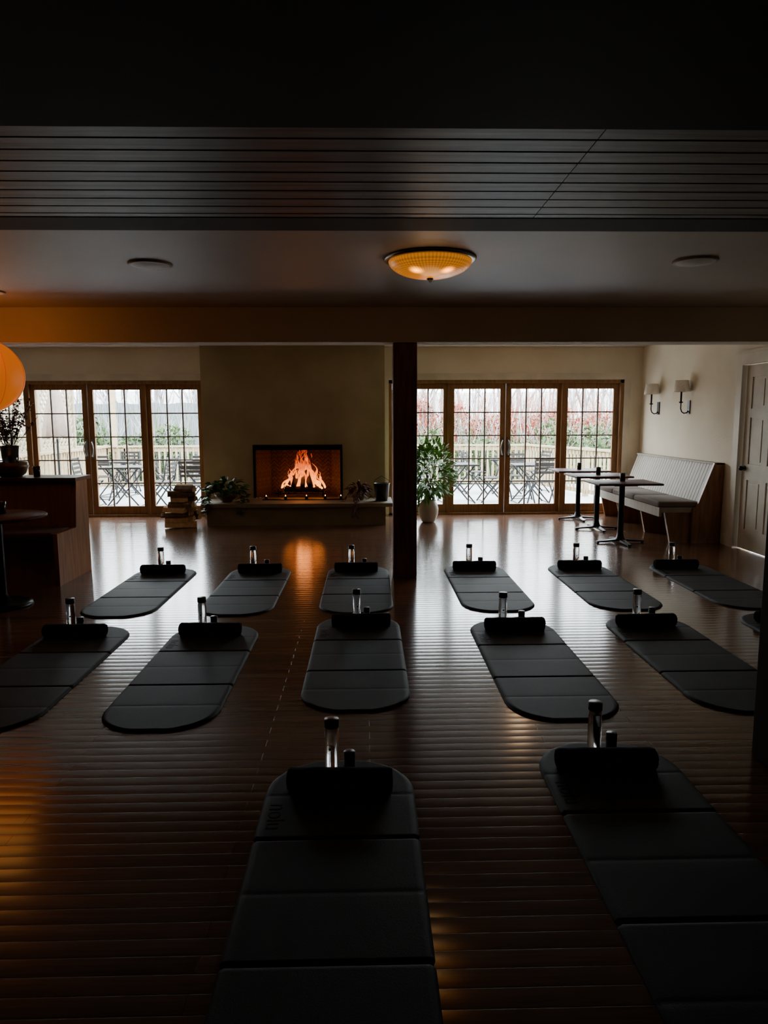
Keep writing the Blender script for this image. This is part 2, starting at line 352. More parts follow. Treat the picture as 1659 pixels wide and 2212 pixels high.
simple('support_column',.237,.460,6.62,6.84,0,2.19,M_post,bevel=.008)
simple('support_column',1.71,1.96,2.72,2.98,0,2.50,M_beamdark,bevel=.008)
simple('baseboard_right',XR-.018,XR,DY1+.12,8.30,0,.13,M_trim)
simple('baseboard_left',XL,XL+.018,YN,YF,0,.13,M_trim)
simple('trim_1',RX1,RX1+.10,YF-.02,YF,0,WZ+.10,M_trim)
simple('trim_2',RX0-.07,RX1,YF-.02,YF,WZ,WZ+.10,M_trim)
simple('trim_3',LX0-.10,LX1,YF-.02,YF,WZ,WZ+.10,M_trim)
simple('trim_4',LX0-.10,LX0,YF-.02,YF,0,WZ,M_trim)
m=MB(); m.box(XR-.02,XR,DY1,DY1+.12,0,DZ+.12,M_trim); m.box(XR-.02,XR,DY0-.12,DY0,0,DZ+.12,M_trim); m.box(XR-.02,XR,DY0,DY1,DZ,DZ+.12,M_trim)
m.box(XR-.035,XR,DY0-.14,DY1+.14,DZ+.12,DZ+.15,M_trim); m.build('trim_5')
# door
m=MB(); x0=XR+.04
m.box(x0+.012,x0+.04,DY0+.005,DY1-.005,.01,DZ-.005,M_whitepaint)
def fr(y0,y1,z0,z1): m.box(x0,x0+.012,y0,y1,z0,z1,M_whitepaint)
w=DY1-DY0
fr(DY0+.005,DY0+.12,.01,DZ-.005); fr(DY1-.12,DY1-.005,.01,DZ-.005); fr(DY0+.39,DY1-.39,.01,DZ-.005)
for z0,z1 in ((.01,.24),(.80,.98),(1.50,1.60),(DZ-.14,DZ-.005)):
    fr(DY0+.12,DY0+.39,z0,z1); fr(DY1-.39,DY1-.12,z0,z1)
for z0,z1 in ((.24,.80),(.98,1.50),(1.60,DZ-.14)):
    for y0,y1 in ((DY0+.12,DY0+.39),(DY1-.39,DY1-.12)):
        m.box(x0+.004,x0+.012,y0+.03,y1-.03,z0+.03,z1-.03,M_whitepaint)
m.cyl((x0,DY1-.07,.93),(x0-.03,DY1-.07,.93),.012,.012,M_black); m.lathe(0,0,[(0,-.028),(.018,-.022),(.028,0),(.018,.022),(0,.028)],M_black,16,M=Matrix.Translation((x0-.045,DY1-.07,.93)))
m.cyl((x0,DY1-.07,.93),(x0-.006,DY1-.07,.93),.03,.03,M_black)
m.build('door_1')

def glazed(name,X0,X1):
    m=MB(); y0,y1=YF+.03,YF+.17
    m.box(X0,X0+.05,y0-.03,y1,0,WZ,M_oak); m.box(X1-.05,X1,y0-.03,y1,0,WZ,M_oak); m.box(X0,X1,y0-.03,y1,WZ-.05,WZ,M_oak); m.box(X0,X1,y0-.03,y1,0,.03,M_oak)
    W=(X1-X0-.1)/4
    for k in range(4):
        a=X0+.05+k*W; b=a+W; ya,yb=y0+.03,y0+.08
        st=.085; top=.085; bot=.13
        zb,zt=.03,WZ-.05
        m.box(a+.004,a+st,ya,yb,zb,zt,M_oak); m.box(b-st,b-.004,ya,yb,zb,zt,M_oak)
        m.box(a+st,b-st,ya,yb,zt-top,zt,M_oak); m.box(a+st,b-st,ya,yb,zb,zb+bot,M_oak)
        gx0,gx1,gz0,gz1=a+st,b-st,zb+bot,zt-top
        for j in (1,2): 
            x=gx0+(gx1-gx0)*j/3; m.box(x-.009,x+.009,ya+.01,yb-.01,gz0,gz1,M_muntin)
        for j in (1,2,3,4):
            z=gz0+(gz1-gz0)*j/5; m.box(gx0,gx1,ya+.011,yb-.011,z-.009,z+.009,M_muntin)
        m.add([(gx0,ya+.025,gz0),(gx1,ya+.025,gz0),(gx1,ya+.025,gz1),(gx0,ya+.025,gz1)],[(0,1,2,3)],M_glass)
    for k in (1,3):
        a=X0+.05+k*W; m.box(a-.02,a+.02,y0-.02,y0+.10,.03,WZ-.05,M_oak)
    c=X0+.05+2*W
    for s_ in (-1,1):
        xh=c+s_*.045
        m.tube([(xh,y0+.03,.93),(xh,y0-.015,.94),(xh+s_*.02,y0-.03,.99),(xh+s_*.028,y0-.03,1.05),(xh+s_*.02,y0-.03,1.11),(xh,y0-.015,1.16),(xh,y0+.03,1.17)],.008,M_pipe)
        m.box(xh-.02,xh+.02,y0+.022,y0+.031,.90,1.20,M_pipe)
    return m.build(name)
glazed('window_1',LX0,LX1); glazed('window_2',RX0,RX1)

# ---------------------------------------------------------------- yoga mats
def mat_mesh():
    m=MB(); Ln=1.77; hw=.30; R=.27; H=.014
    ss=set()
    for k in range(25): ss.add(round(R*(1-math.cos(PI/2*k/24)),5)); ss.add(round(Ln-R*(1-math.cos(PI/2*k/24)),5))
    for k in range(30): ss.add(round(R+(Ln-2*R)*k/29,5))
    cre=[(.59,.008,.007),(1.18,.008,.007),(.295,.0015,.012),(.885,.0015,.012),(1.475,.0015,.012)]
    for c,_,_ in cre:
        for o in (-.016,-.008,-.004,0,.004,.008,.016): ss.add(round(c+o,5))
    ss=sorted(ss); n=20; vs=[];fs=[]
    for s_ in ss:
        d=min(s_,Ln-s_); q=1-min(d/R,1); w=hw*max(1-q**2.25,0)**(1/2.25); w=max(w,.0005)
        notch=0
        for c,dep,wd in cre[:2]: notch=max(notch,.006*math.exp(-((s_-c)/.01)**2))
        w-=notch
        for j in range(n+1):
            t=-math.cos(PI*j/n); x=t*w; e=min(w-abs(x), d); zz=H*min(1,max(e,0)/.012)**.5
            for c,dep,wd in cre: zz-=dep*math.exp(-((s_-c)/wd)**2)
            zz=max(zz,.001)
            vs.append((x,-s_,zz))
        vs.append((w,-s_,0)); vs.append((-w,-s_,0))
    k=n+3
    for i in range(len(ss)-1):
        for j in range(n): fs.append((i*k+j,(i+1)*k+j,(i+1)*k+j+1,i*k+j+1))
        fs.append((i*k+n,(i+1)*k+n,(i+1)*k+n+1,i*k+n+1)); fs.append((i*k+n+2,(i+1)*k+n+2,(i+1)*k,i*k))
        fs.append((i*k+n+1,(i+1)*k+n+1,(i+1)*k+n+2,i*k+n+2))
    m.add(vs,fs,M_mat,True)
    m.text('nolu',.10,M_matprint,Matrix.Translation((-.235,-.44,.0142))@Matrix.Rotation(-PI/2,4,'Z'))
    return m.mesh('yoga_mat')
MM=mat_mesh()
def towel_mesh():
    m=MB(); nx,na=36,40; L=.42; vs=[];fs=[]
    for i in range(nx+1):
        u=i/nx; x=(u-.5)*L
        for k in range(na+1):
            th=2*PI*k/na
            r=(.044+.007*(k/na))+.003*noise.noise(Vector((x*14,math.cos(th)*1.5,math.sin(th)*1.5)))
            if i in (0,nx): r-=.006
            a=th+2.2
            yy=r*math.cos(a)*1.08; zz=r*math.sin(a)*.95
            zz=max(zz,-.040)
            vs.append((x+.004*noise.noise(Vector((k*.3,u*5,0))),yy,zz+.040))
    c=na+1
    for i in range(nx):
        for k in range(na): fs.append((i*c+k,i*c+k+1,(i+1)*c+k+1,(i+1)*c+k))
        fs.append((i*c+na,i*c,(i+1)*c,(i+1)*c+na))
    m.add(vs,fs,M_towel,True)
    for sx in (-1,1):
        pts=[]
        for k in range(80):
            a=k/80*2*PI*3.5; r=.004+.036*k/80
            pts.append((sx*(L/2-.003),r*math.cos(a)*1.05,.041+r*math.sin(a)*.93))
        m.tube(pts,.0058,M_towel,6)
        m.lathe(0,0,[(0,0),(.041,0)],M_towel,24,M=Matrix.Translation((sx*(L/2-.006),0,.041))@Matrix.Rotation(PI/2,4,'Y'))
    return m.mesh('rolled_towel')
TM=towel_mesh()
def bottle_mesh():
    m=MB()
    m.lathe(0,0,[(0,0),(.026,0),(.030,.004),(.030,.175),(.029,.183),(.026,.190),(.026,.196),(0,.196)],M_bottle,32)
    m.lathe(0,0,[(0,.194),(.0305,.194),(.0315,.197),(.0315,.226),(.030,.230),(0,.230)],M_blackplas,32)
    for r0,r1 in ((.019,.021),):
        n=32; vs=[];fs=[]
        for k in range(n):
            a=2*PI*k/n
            for r in (r0,r1):
                x=r*math.cos(a); z=.105+r*math.sin(a); th=x/.0303
                vs.append((.0303*math.sin(th),-.0303*math.cos(th),z))
        for k in range(n): fs.append((2*k,2*k+1,(2*k+3)%(2*n),(2*k+2)%(2*n)))
        m.add(vs,fs,M_mark)
    n=16; vs=[]
    for k in range(n):
        a=2*PI*k/n; x=.006*math.cos(a); z=.105+.006*math.sin(a); th=x/.0303; vs.append((.0303*math.sin(th),-.0303*math.cos(th),z))
    m.add(vs,[tuple(range(n))],M_mark)
    return m.mesh('water_bottle')
BM=bottle_mesh()
def can_mesh():
    m=MB(); m.lathe(0,0,[(0,0),(.022,0),(.024,.002),(.024,.066),(.023,.067),(.023,.069),(.0245,.070),(.0245,.098),(.022,.101),(0,.101)],M_blackplas,28)
    return m.mesh('black_canister')
CM=can_mesh()
mats=[(-1.98,7.08,-.08,0,-.02),(-1.06,7.10,-.09,.05,0),(-.10,7.12,-.07,.06,-.02),(1.05,7.14,-.03,.08,0),(2.09,7.14,.02,.11,.01),(3.12,7.14,-.03,.04,-.05),
 (-1.97,5.06,-.15,-.07,-.06),(-1.07,5.06,-.12,-.03,-.03),(-.075,5.26,-.015,.06,.02),(1.02,5.12,-.04,.09,.015),(2.02,5.18,-.03,.07,-.02),(3.05,5.24,-.02,.06,0),
 (-.12,2.96,-.04,.035,0),(1.03,3.10,-.02,.045,-.02)]
for X,Yb,b,c,t in mats:
    place(MM,'yoga_mat',(X,Yb,0.0))
    place(TM,'rolled_towel',(X+t,Yb-.25,.0142),random.uniform(-.03,.03))
    place(BM,'water_bottle',(X+b,Yb-.09,.0142),random.uniform(-.3,.3))
    place(CM,'black_canister',(X+c,Yb-.125,.0142))

# ---------------------------------------------------------------- fireplace contents
m=MB()
for k in range(9):
    x=-.36+.09*k; m.cyl((x,-.13,.06),(x,.15,.06),.008,.008,M_black,8)
for y in (-.13,.15):
    m.cyl((-.38,y,.05),(.38,y,.05),.009,.009,M_black,8)
    for x in (-.34,.34): m.cyl((x,y,0),(x,y,.12 if y<0 else .05),.009,.009,M_black,8)
m.build('fire_grate',(-1.03,BY+.22,FZ0))
m=MB()
def log(m,p0,p1,r,mb,mc):
    p0=Vector(p0);p1=Vector(p1); n=10; d=(p1-p0)
    pts=[p0+d*k/5 for k in range(6)]
    m.tube(pts,[r*(1+.08*random.uniform(-1,1)) for _ in pts],mb,n)
    for p,e in ((p0,-1),(p1,1)):
        q=p+d.normalized()*e*.001; m.cyl(q,q+d.normalized()*e*.001,r*.9,r*.9,mc,n)
log(m,(-.30,.02,.12),(.32,.06,.12),.045,M_char,M_char); log(m,(-.28,-.07,.115),(.25,-.05,.115),.04,M_char,M_char)
log(m,(-.14,-.12,.16),(-.07,.04,.40),.042,M_char,M_char); log(m,(.12,-.13,.16),(.05,.04,.38),.044,M_char,M_char); log(m,(.0,-.14,.15),(.01,-.02,.34),.036,M_char,M_char)
log(m,(-.22,0,.17),(-.14,.08,.30),.03,M_char,M_char)
m.build('burning_logs',(-1.0,BY+.24,FZ0))
m=MB()
random.seed(11)
for k in range(60):
    x=random.gauss(0,.16); x=max(-.34,min(.34,x)); y=random.uniform(-.08,.14)
    hgt=(.70-abs(x)*1.3)*random.uniform(.35,1.08); hgt=max(hgt,.12)
    R=random.uniform(.010,.030)*(1.2 if hgt>.3 else 1)
    z0=.12; ph=random.uniform(0,6.28); am=random.uniform(.01,.055); pts=[];rs=[]
    for i in range(15):
        t=i/14; pts.append((x*(1-.35*t)+am*math.sin(ph+t*8)*t, y+am*.6*math.cos(ph+t*5)*t, z0+hgt*.95*t))
        rs.append(max(R*(math.sin(PI*min(1,(t*.85+.15))))**.9*(1-.55*t)*(1+.25*math.sin(ph*3+t*14))+.001,.001))
    m.tube(pts,rs,M_flame,10)
for k in range(14):
    x=random.gauss(-.02,.07); z=random.uniform(.55,.70); m.tube([(x,0,z),(x+.008,0,z+.02),(x-.004,0,z+.05),(x,0,z+.07)],[.002,.008,.005,.001],M_flame,8)
m.build('fire',(-1.0,BY+.24,FZ0))
lamp('fire_glow',(-1.0,BY+.14,FZ0+.36),6,(1,.30,.06),.12,.5)
m=MB(); m.box(-.62,.58,-.05,.05,0,.012,M_black); m.build('candle_tray',(-.93,10.45,.32))
def votive(h=.055,r=.026,lit=True):
    m=MB(); m.lathe(0,0,[(0,0),(r*.85,0),(r,h),(r*.93,h),(r*.8,h*.6),(0,h*.6)],M_candle,20)
    if lit:
        z=h*.62
        m.cyl((0,0,h*.6),(0,0,h*.6+.004),.001,.001,M_black,6); m.tube([(0,0,z),(0.001,0,z+.012),(0,0,z+.034)],[.002,.008,.001],M_flame_s,8)
    return m.mesh('votive_candle')
VM=votive(h=.045); VT=votive(.10,.035); VD=votive(.10,.035,False)
for x in (-1.50,-1.215,-.907,-.63,-.40): place(VM,'votive_candle',(x,10.45,.332))

# firewood
random.seed(5)
m=MB(); z=0
def wedge(m,cx,cy,z,L,w,h,rot,kind=0,tilt=0):
    M=Matrix.Translation((cx,cy,z))@Matrix.Rotation(rot,4,'Z')@Matrix.Rotation(tilt,4,'Y')
    if kind==0: prof=[(-w/2,0),(w/2,.004),(w*.30,h*.7),(w*.02,h),(-w*.30,h*.75)]
    elif kind==1: prof=[(-w*.45,.0),(w*.5,.0),(w*.46,h*.5),(w*.2,h*.9),(-w*.1,h),(-w*.5,h*.45)]
    else: prof=[(w*.5*math.cos(a),h*.5+h*.5*math.sin(a)) for a in [k*PI/5-PI/2 for k in range(10)]]
    n=len(prof); vs=[(-L/2,p[0],p[1]) for p in prof]+[(L/2,p[0]*.93,p[1]) for p in prof]
    fs=[(k,(k+1)%n,n+(k+1)%n,n+k) for k in range(n)]
    m.add(vs,fs[:3],M_cut if kind==0 else M_bark,False,M); m.add(vs,fs[3:],M_bark if kind else M_cut,False,M)
    m.add(vs,[tuple(reversed(range(n))),tuple(range(n,2*n))],M_cut,False,M)
for layer in range(8):
    h=random.uniform(.065,.09)
    nk=3 if layer<5 else 2
    for k in range(nk):
        wedge(m,random.uniform(-.05,.05)+(.04 if layer>4 else -.02),-.15+.13*k+random.uniform(-.01,.01),z,random.uniform(.28,.44)*(1 if layer<4 else .8),.125,h*random.uniform(.85,1.05),random.uniform(-.35,.35),random.choice([0,0,1,2]),random.uniform(-.05,.05))
    z+=h*.9
m.build('firewood_stack',(-2.62,10.02,0.012))

# plants
def bushy(name,loc,pot,height,rad,zc,nl,leafmat,L,w,seed,stems=12):
    random.seed(seed); m=MB(); pot(m)
    for k in range(stems):
        a=random.uniform(0,2*PI); r=rad*random.uniform(.3,.9); e=(r*math.cos(a),r*math.sin(a),zc+height*random.uniform(-.3,.5))
        m.tube([(0,0,.30),(e[0]*.4,e[1]*.4,zc-height*.15),e],[.008,.006,.003],M_twig,6)
    for k in range(nl):
        u=Vector((random.gauss(0,1),random.gauss(0,1),random.gauss(0,1))).normalized()*random.uniform(.35,1)**.5
        lump=1+.25*noise.noise(u*2.2+Vector((seed,0,0)))
        p=Vector((u.x*rad*lump,u.y*rad*lump,zc+u.z*height/2*lump))
        d=(u+Vector((random.uniform(-.6,.6),random.uniform(-.6,.6),random.uniform(-.2,.7))))
        m.leaf(p,d,L*random.uniform(.7,1.2),w*random.uniform(.8,1.2),leafmat)
    return m.build(name,loc)
def pot1(m):
    m.lathe(0,0,[(0,0),(.08,0),(.10,.02),(.145,.12),(.15,.20),(.13,.27),(.105,.30),(.115,.325),(.10,.325),(.09,.29),(0,.28)],M_pot,32)
bushy('potted_ficus',(.88,10.28,0),pot1,.82,.36,.75,800,M_leafg,.12,.055,3)
random.seed(21); m=MB()
m.lathe(0,0,[(0,0),(.07,0),(.075,.02),(.15,.07),(.185,.12),(.175,.12),(.14,.085),(0,.08)],M_bronze,32)
for k in range(9):
    a=random.uniform(PI*.85,PI*1.95); ln=random.uniform(.25,.5)
    pts=[(0,0,.1)]
    for j in range(1,9):
        t=j/8; r=.30*min(1,t*2.2); pts.append((r*math.cos(a),-abs(r*1.15*math.sin(a)) if t>.4 else r*.85*math.sin(a),.12+.12*math.sin(min(1,t*2.2)*PI)*.8-ln*max(0,t-.4)))
    m.tube(pts,.003,M_twig,5)
    for j in range(2,9):
        for q in range(2): m.leaf(pts[j],(random.uniform(-1,1),random.uniform(-1,.3),random.uniform(-.4,.5)),.085,.06,M_leafd)
for k in range(140):
    u=Vector((random.gauss(0,1),random.gauss(0,1),random.gauss(0,1))).normalized()*random.uniform(.4,1)
    m.leaf((u.x*.30,u.y*.22,.20+u.z*.14 if u.z>-.6 else .13),(u.x,u.y,random.uniform(-.2,.6)),.11,.075,M_leafd)
m.build('potted_pothos',(-2.03,10.22,.32))
random.seed(8); m=MB()
m.lathe(0,0,[(0,0),(.06,0),(.10,.05),(.11,.09),(.10,.09),(0,.07)],M_bronze,24)
for k in range(110):
    u=Vector((random.gauss(0,1),random.gauss(0,1),random.gauss(0,1))).normalized()*random.uniform(.4,1)
    m.leaf((u.x*.16,u.y*.14,.17+u.z*.11),(u.x,u.y,random.uniform(-.5,.6)),.09,.045,M_leafr)
for k in range(6):
    a=-PI/2+random.uniform(-.9,.9); pts=[(.08*math.cos(a)*j,.09*math.sin(a)*min(j,5),.16-.02*j*j*.45) for j in range(0,7)]
    m.tube(pts,.003,M_twig,5)
    for p in pts[2:]: m.leaf(p,(random.uniform(-1,1),-.4,random.uniform(-.6,.2)),.08,.035,M_leafr)
m.build('potted_red_plant',(-.13,10.36,.32))
m=MB(); m.lathe(0,0,[(0,0),(.085,0),(.115,.24),(.12,.245),(.12,.255),(.11,.255),(.08,.02),(0,.02)],M_blackplas,32)
m.tube([(-.117,0,.235),(-.10,0,.30),(0,0,.36),(.10,0,.30),(.117,0,.235)],.004,M_black,8)
m.build('metal_bucket',(.20,10.28,.32))

# ---------------------------------------------------------------- right side bench, tables, sconces
m=MB(); Y0,Y1=8.36,10.88
m.box(3.50,4.02,Y0+.03,Y1,.37,.43,M_bead)
m.box(3.50,3.53,Y0+.03,Y1,.32,.37,M_bead)
cw=(Y1-Y0-.06)/3
for k in range(3): m.rbox(3.49,3.99,Y0+.04+k*cw,Y0+.03+(k+1)*cw,.43,.50,M_cushion,.025)
np_=32; dy=(Y1-Y0-.04)/np_
for k in range(np_):
    a=Y0+.04+k*dy; b=a+dy-.010
    vs=[(3.98,a,.43),(3.98,b,.43),(4.165,b,.95),(4.165,a,.95),(4.01,a,.43),(4.01,b,.43),(4.195,b,.95),(4.195,a,.95)]
    m.add(vs,[(0,1,2,3),(7,6,5,4),(0,4,5,1),(3,2,6,7),(0,3,7,4),(1,5,6,2)],M_bead)
vs=[(3.995,Y0+.04,.43),(3.995,Y1,.43),(4.18,Y1,.95),(4.18,Y0+.04,.95),(4.02,Y0+.04,.43),(4.02,Y1,.43),(4.2,Y1,.95),(4.2,Y0+.04,.95)]
m.add(vs,[(0,1,2,3),(7,6,5,4),(0,4,5,1),(3,2,6,7)],M_panelwood)
m.box(4.15,4.245,Y0,Y1,.945,.965,M_bead)
def slab(m,poly,y0,y1,mat):
    n=len(poly); vs=[(p[0],y0,p[1]) for p in poly]+[(p[0],y1,p[1]) for p in poly]
    m.add(vs,[tuple(range(n)),tuple(reversed(range(n,2*n)))]+[(k,n+k,n+(k+1)%n,(k+1)%n) for k in range(n)],mat)
slab(m,[(3.90,0),(4.245,0),(4.245,.965),(4.13,.965),(3.94,.43),(3.90,.43)],Y0,Y0+.04,M_panelwood)
for yy in (Y0+.06,9.2,10.1,Y1-.10):
    slab(m,[(3.66,0),(3.92,0),(3.92,.37),(3.58,.37)],yy,yy+.04,M_panelwood)
m.box(3.92,3.95,Y0+.04,Y1,0,.37,M_panelwood)
m.build('banquette_bench')
def bistro_table():
    m=MB(); 
    m.rbox(-.38,.38,-.31,.31,.72,.745,M_tabletop,.010)
    m.box(-.14,.14,-.14,.14,.70,.72,M_black)
    m.cyl((0,0,.04),(0,0,.70),.035,.035,M_black,20)
    m.lathe(0,0,[(.035,.12),(.05,.06),(.07,.045),(.075,.03)],M_black,20)
    for a in (0,PI/2,PI,1.5*PI):
        M=Matrix.Rotation(a+.05,4,'Z')
        vs=[(.0,-.035,.055),(.0,.035,.055),(.29,.022,.028),(.29,-.022,.028),(.0,-.035,.03),(.0,.035,.03),(.29,.022,.010),(.29,-.022,.010)]
        m.add(vs,[(0,3,2,1),(4,5,6,7),(0,4,7,3),(1,2,6,5),(2,3,7,6)],M_black,False,M)
        m.cyl((.275,0,0),(.275,0,.012),.018,.018,M_black,12,M=M)
    return m.mesh('pedestal_table')
PT=bistro_table()
for y,x in ((10.45,3.13),(9.48,3.10),(8.42,3.05)):
    place(PT,'pedestal_table',(x,y,0)); place(VD,'votive_candle',(x+.01,y+.02,.745))
def sconce(y):
    m=MB()
    m.box(-.014,0,-.035,.035,-.09,.09,M_black)
    m.tube([(-.012,0,-.05),(-.035,0,-.075),(-.07,0,-.08),(-.10,0,-.06),(-.115,0,-.02),(-.115,0,.06)],.008,M_black,10)
    m.lathe(-.115,0,[(0,.05),(.022,.055),(.028,.07),(.012,.072),(.012,.20),(0,.20)],M_black,16)
    m.lathe(-.115,0,[(.105,.20),(.085,.35),(.083,.35),(.103,.20)],M_shade,32)
    m.tube([(-.115+.08,0,.34),(-.115,0,.34),(-.115-.08,0,.34)],.002,M_black,6)
    m.cyl((-.115,0,.20),(-.115,0,.34),.009,.009,M_shade,10)
    m.build('wall_sconce',(XR,y,1.64))
sconce(10.37); sconce(9.38)

# ---------------------------------------------------------------- ceiling fixtures
m=MB()
m.lathe(0,0,[(0,0),(.285,0),(.29,-.006),(.285,-.018),(.262,-.022),(.255,-.018)],M_pipe,48)
prof=[(.262*math.cos(a),-.018-.105*math.sin(a)) for a in [k*PI/2/14 for k in range(15)]]
m.lathe(0,0,prof,M_dome,64)
m.lathe(0,0,[(.0,-.120),(.02,-.124),(.022,-.13),(.01,-.136),(.008,-.145),(0,-.15)],M_black,16)
LM=m.mesh('ceiling_light')
place(LM,'ceiling_light',(.40,4.62,ZM)); place(LM,'ceiling_light',(2.02,9.15,ZF))
lamp('ceiling_bulb',(.40,4.62,ZM-.22),1.2,(1,.55,.22),.10,.2)
lamp('ceiling_bulb',(2.02,9.15,ZF-.22),7,(1,.66,.36),.10,.3)
def disc(loc,r,name='ceiling_speaker'):
    m=MB(); m.lathe(0,0,[(r,0),(r,-.008),(r*.97,-.013),(r*.87,-.012)],M_spring,40)
    m.lathe(0,0,[(r*.87,-.012),(r*.6,-.020),(r*.3,-.024),(0.001,-.025)],M_speaker,40); m.build(name,loc)
disc((-1.40,4.80,ZM),.14); disc((2.11,4.68,ZM),.14); disc((-2.95,5.80,ZM),.115); disc((-1.43,10.2,ZF),.07,'recessed_downlight')

# lantern
m=MB(); R=.30
prof=[(max(R*math.cos(a),.03),R*math.sin(a)) for a in [-PI/2*.97+k*PI*.97/28 for k in range(29)]]
m.lathe(0,0,prof,M_lantern,48)
for k in range(8):
    a=PI*2*k/8+.2; m.tube([(1.003*R*math.cos(b)*math.cos(a),1.003*R*math.cos(b)*math.sin(a),1.003*R*math.sin(b)) for b in [-1.5+j*3.0/20 for j in range(21)]],.0025,M_lanrib,6)
m.cyl((0,0,R-.005),(0,0,R+.02),.04,.04,M_black); m.cyl((0,0,R+.02),(0,0,ZM-1.87),.004,.004,M_black,8)
m.build('pendant_lantern',(-3.21,6.15,1.87))
lamp('lantern_bulb',(-3.21,5.75,2.05),6,(1,.38,.08),.3,.05)

# ---------------------------------------------------------------- left booth
m=MB(); bx0,bx1=-5.3,-2.80
slab(m,[(6.38,0),(7.12,0),(7.12,.92),(6.86,.92),(6.80,.48),(6.38,.48)],0,.04,M_panelwood)
m2=MB()
m2.mats=m.mats
M=Matrix(((0,1,0,bx1-.04),(1,0,0,0),(0,0,1,0),(0,0,0,1)))
m2.add(m.v,[f[::-1] for f in m.f],M_panelwood,False,M)
m=m2
m.box(bx0,bx1-.04,6.84,6.90,0,.92,M_panelwood); m.box(bx0,bx1-.04,7.06,7.12,0,.92,M_panelwood)
m.box(bx0,bx1+.02,6.80,7.18,.92,.955,M_dwood)
m.box(bx0,bx1-.04,6.44,6.84,.34,.40,M_panelwood); m.box(bx0,bx1-.04,6.50,6.54,0,.34,M_panelwood)
m.rbox(bx0,bx1-.045,6.38,6.83,.40,.49,M_cushdark,.03)
m.build('booth_bench')
m=MB()
m.lathe(0,0,[(0,.715),(.35,.715),(.37,.725),(.37,.738),(.36,.745),(0,.745)],M_tabletop,48)
m.cyl((0,0,.03),(0,0,.715),.035,.035,M_black); m.lathe(0,0,[(.035,.10),(.06,.05),(.19,.035),(.22,.02),(.225,0),(0,0)],M_black,32)
m.build('round_table',(-2.98,5.72,0))
place(VT,'votive_candle',(-2.98,5.80,.745)); place(VT,'votive_candle',(-3.22,6.98,.955))
random.seed(4); m=MB()
m.lathe(0,0,[(0,0),(.09,0),(.13,.03),(.16,.10),(.15,.14),(.14,.14),(.14,.10),(0,.06)],M_bronze,32)
m.lathe(0,0,[(.055,.06),(.07,.12),(.085,.30),(.08,.30),(.06,.12),(.0,.07)],M_bottle,24)
for k in range(40):
    a=random.uniform(0,2*PI); r=random.uniform(.05,.32); h=random.uniform(.40,.78)
    pts=[(0,0,.1),(r*.2*math.cos(a),r*.2*math.sin(a),.3),(r*.6*math.cos(a),r*.4*math.sin(a),h*.75),(r*math.cos(a),r*.6*math.sin(a),h)]
    m.tube(pts,.0025,M_twig,5)
    for j in range(20):
        t=random.uniform(.4,1); q=Vector(pts[1]).lerp(Vector(pts[3]),t); m.leaf(q,(random.uniform(-1,1),random.uniform(-1,1),random.uniform(-.2,1)),.038,.024,M_leafr)
m.build('branch_arrangement',(-3.47,6.99,.955))

# ---------------------------------------------------------------- outside
m=MB()
y=YF+.22
while y<16.7:
    m.box(-7.6,6.0,y,y+.134,-.09,-.05,M_deck); y+=.14
m.build('deck')
simple('ground',-45,45,11.4,26,-.9,-.8,M_ground)
m=MB(); vs=[];fs=[]; nx,ny=24,14
for j in range(ny+1):
    for i in range(nx+1):
        x=-60+120*i/nx; yy=25+60*j/ny; vs.append((x,yy,-.8+ (j/ny)**1.1*5.5+.5*noise.noise(Vector((x*.08,yy*.08,0)))))
for j in range(ny):
    for i in range(nx): a=j*(nx+1)+i; fs.append((a,a+1,a+nx+2,a+nx+1))
m.add(vs,fs,M_ground,True); m.build('wooded_hillside')
def railing(m,p0,p1):
    p0=Vector(p0);p1=Vector(p1);d=p1-p0;L=d.length;ang=math.atan2(d.y,d.x)
    M=Matrix.Translation(p0)@Matrix.Rotation(ang,4,'Z')
    m.box(0,L,-.07,.07,.92,.96,M_rail,M); m.box(0,L,-.02,.02,.82,.90,M_rail,M); m.box(0,L,-.02,.02,.06,.14,M_rail,M)
    n=int(L/.13)
    for k in range(n+1): x=L*k/n; m.box(x-.018,x+.018,-.045,-.01,.06,.9,M_rail,M)
    n=max(1,int(L/1.8))
    for k in range(n+1): x=L*k/n; m.box(x-.045,x+.045,-.045,.045,0,.98,M_rail,M)
m=MB(); z=-.05
railing(m,(-7.4,16.5,z),(3.7,16.5,z)); railing(m,(3.7,16.5,z),(5.0,11.6,z)); railing(m,(-6.0,12.0,z),(-6.0,16.5,z))
for x,y in ((-5.85,16.6),(4.5,16.3)): m.box(x-.06,x+.06,y-.06,y+.06,z,2.9,M_rail)
m.build('deck_railing')
m=MB(); X=-6.2
for k in range(-14,30):
    for s_ in (1,-1):
        y0=11.5+k*.16
        ys=sorted(((12-y0)/(s_*1.7),(15.2-y0)/(s_*1.7))); t0=max(0,ys[0]);t1=min(1,ys[1])
        if t1-t0<.03: continue
        pa=Vector((X+s_*.006,y0+s_*1.7*t0,.9+1.7*t0)); pb=Vector((X+s_*.006,y0+s_*1.7*t1,.9+1.7*t1)); m.cyl(pa,pb,.02,.02,M_lattice,4,smooth=False)
m.box(X-.03,X+.03,12,15.2,2.58,2.66,M_lattice); m.box(X-.03,X+.03,12,15.2,.86,.94,M_lattice)
for y in (12,13.6,15.2): m.box(X-.045,X+.045,y-.045,y+.045,-.05,2.7,M_lattice)
m.build('lattice_screen')
m=MB(); m.cyl((0,0,0.05),(0,0,2.45),.02,.02,M_patio,12); m.lathe(0,0,[(0,0),(.24,0),(.25,.05),(.05,.08),(.03,.3)],M_patio,24)
n=16; vs=[];fs=[]
prof=[(.02,2.32),(.06,2.15),(.12,1.85),(.18,1.55),(.22,1.30),(.19,1.27)]
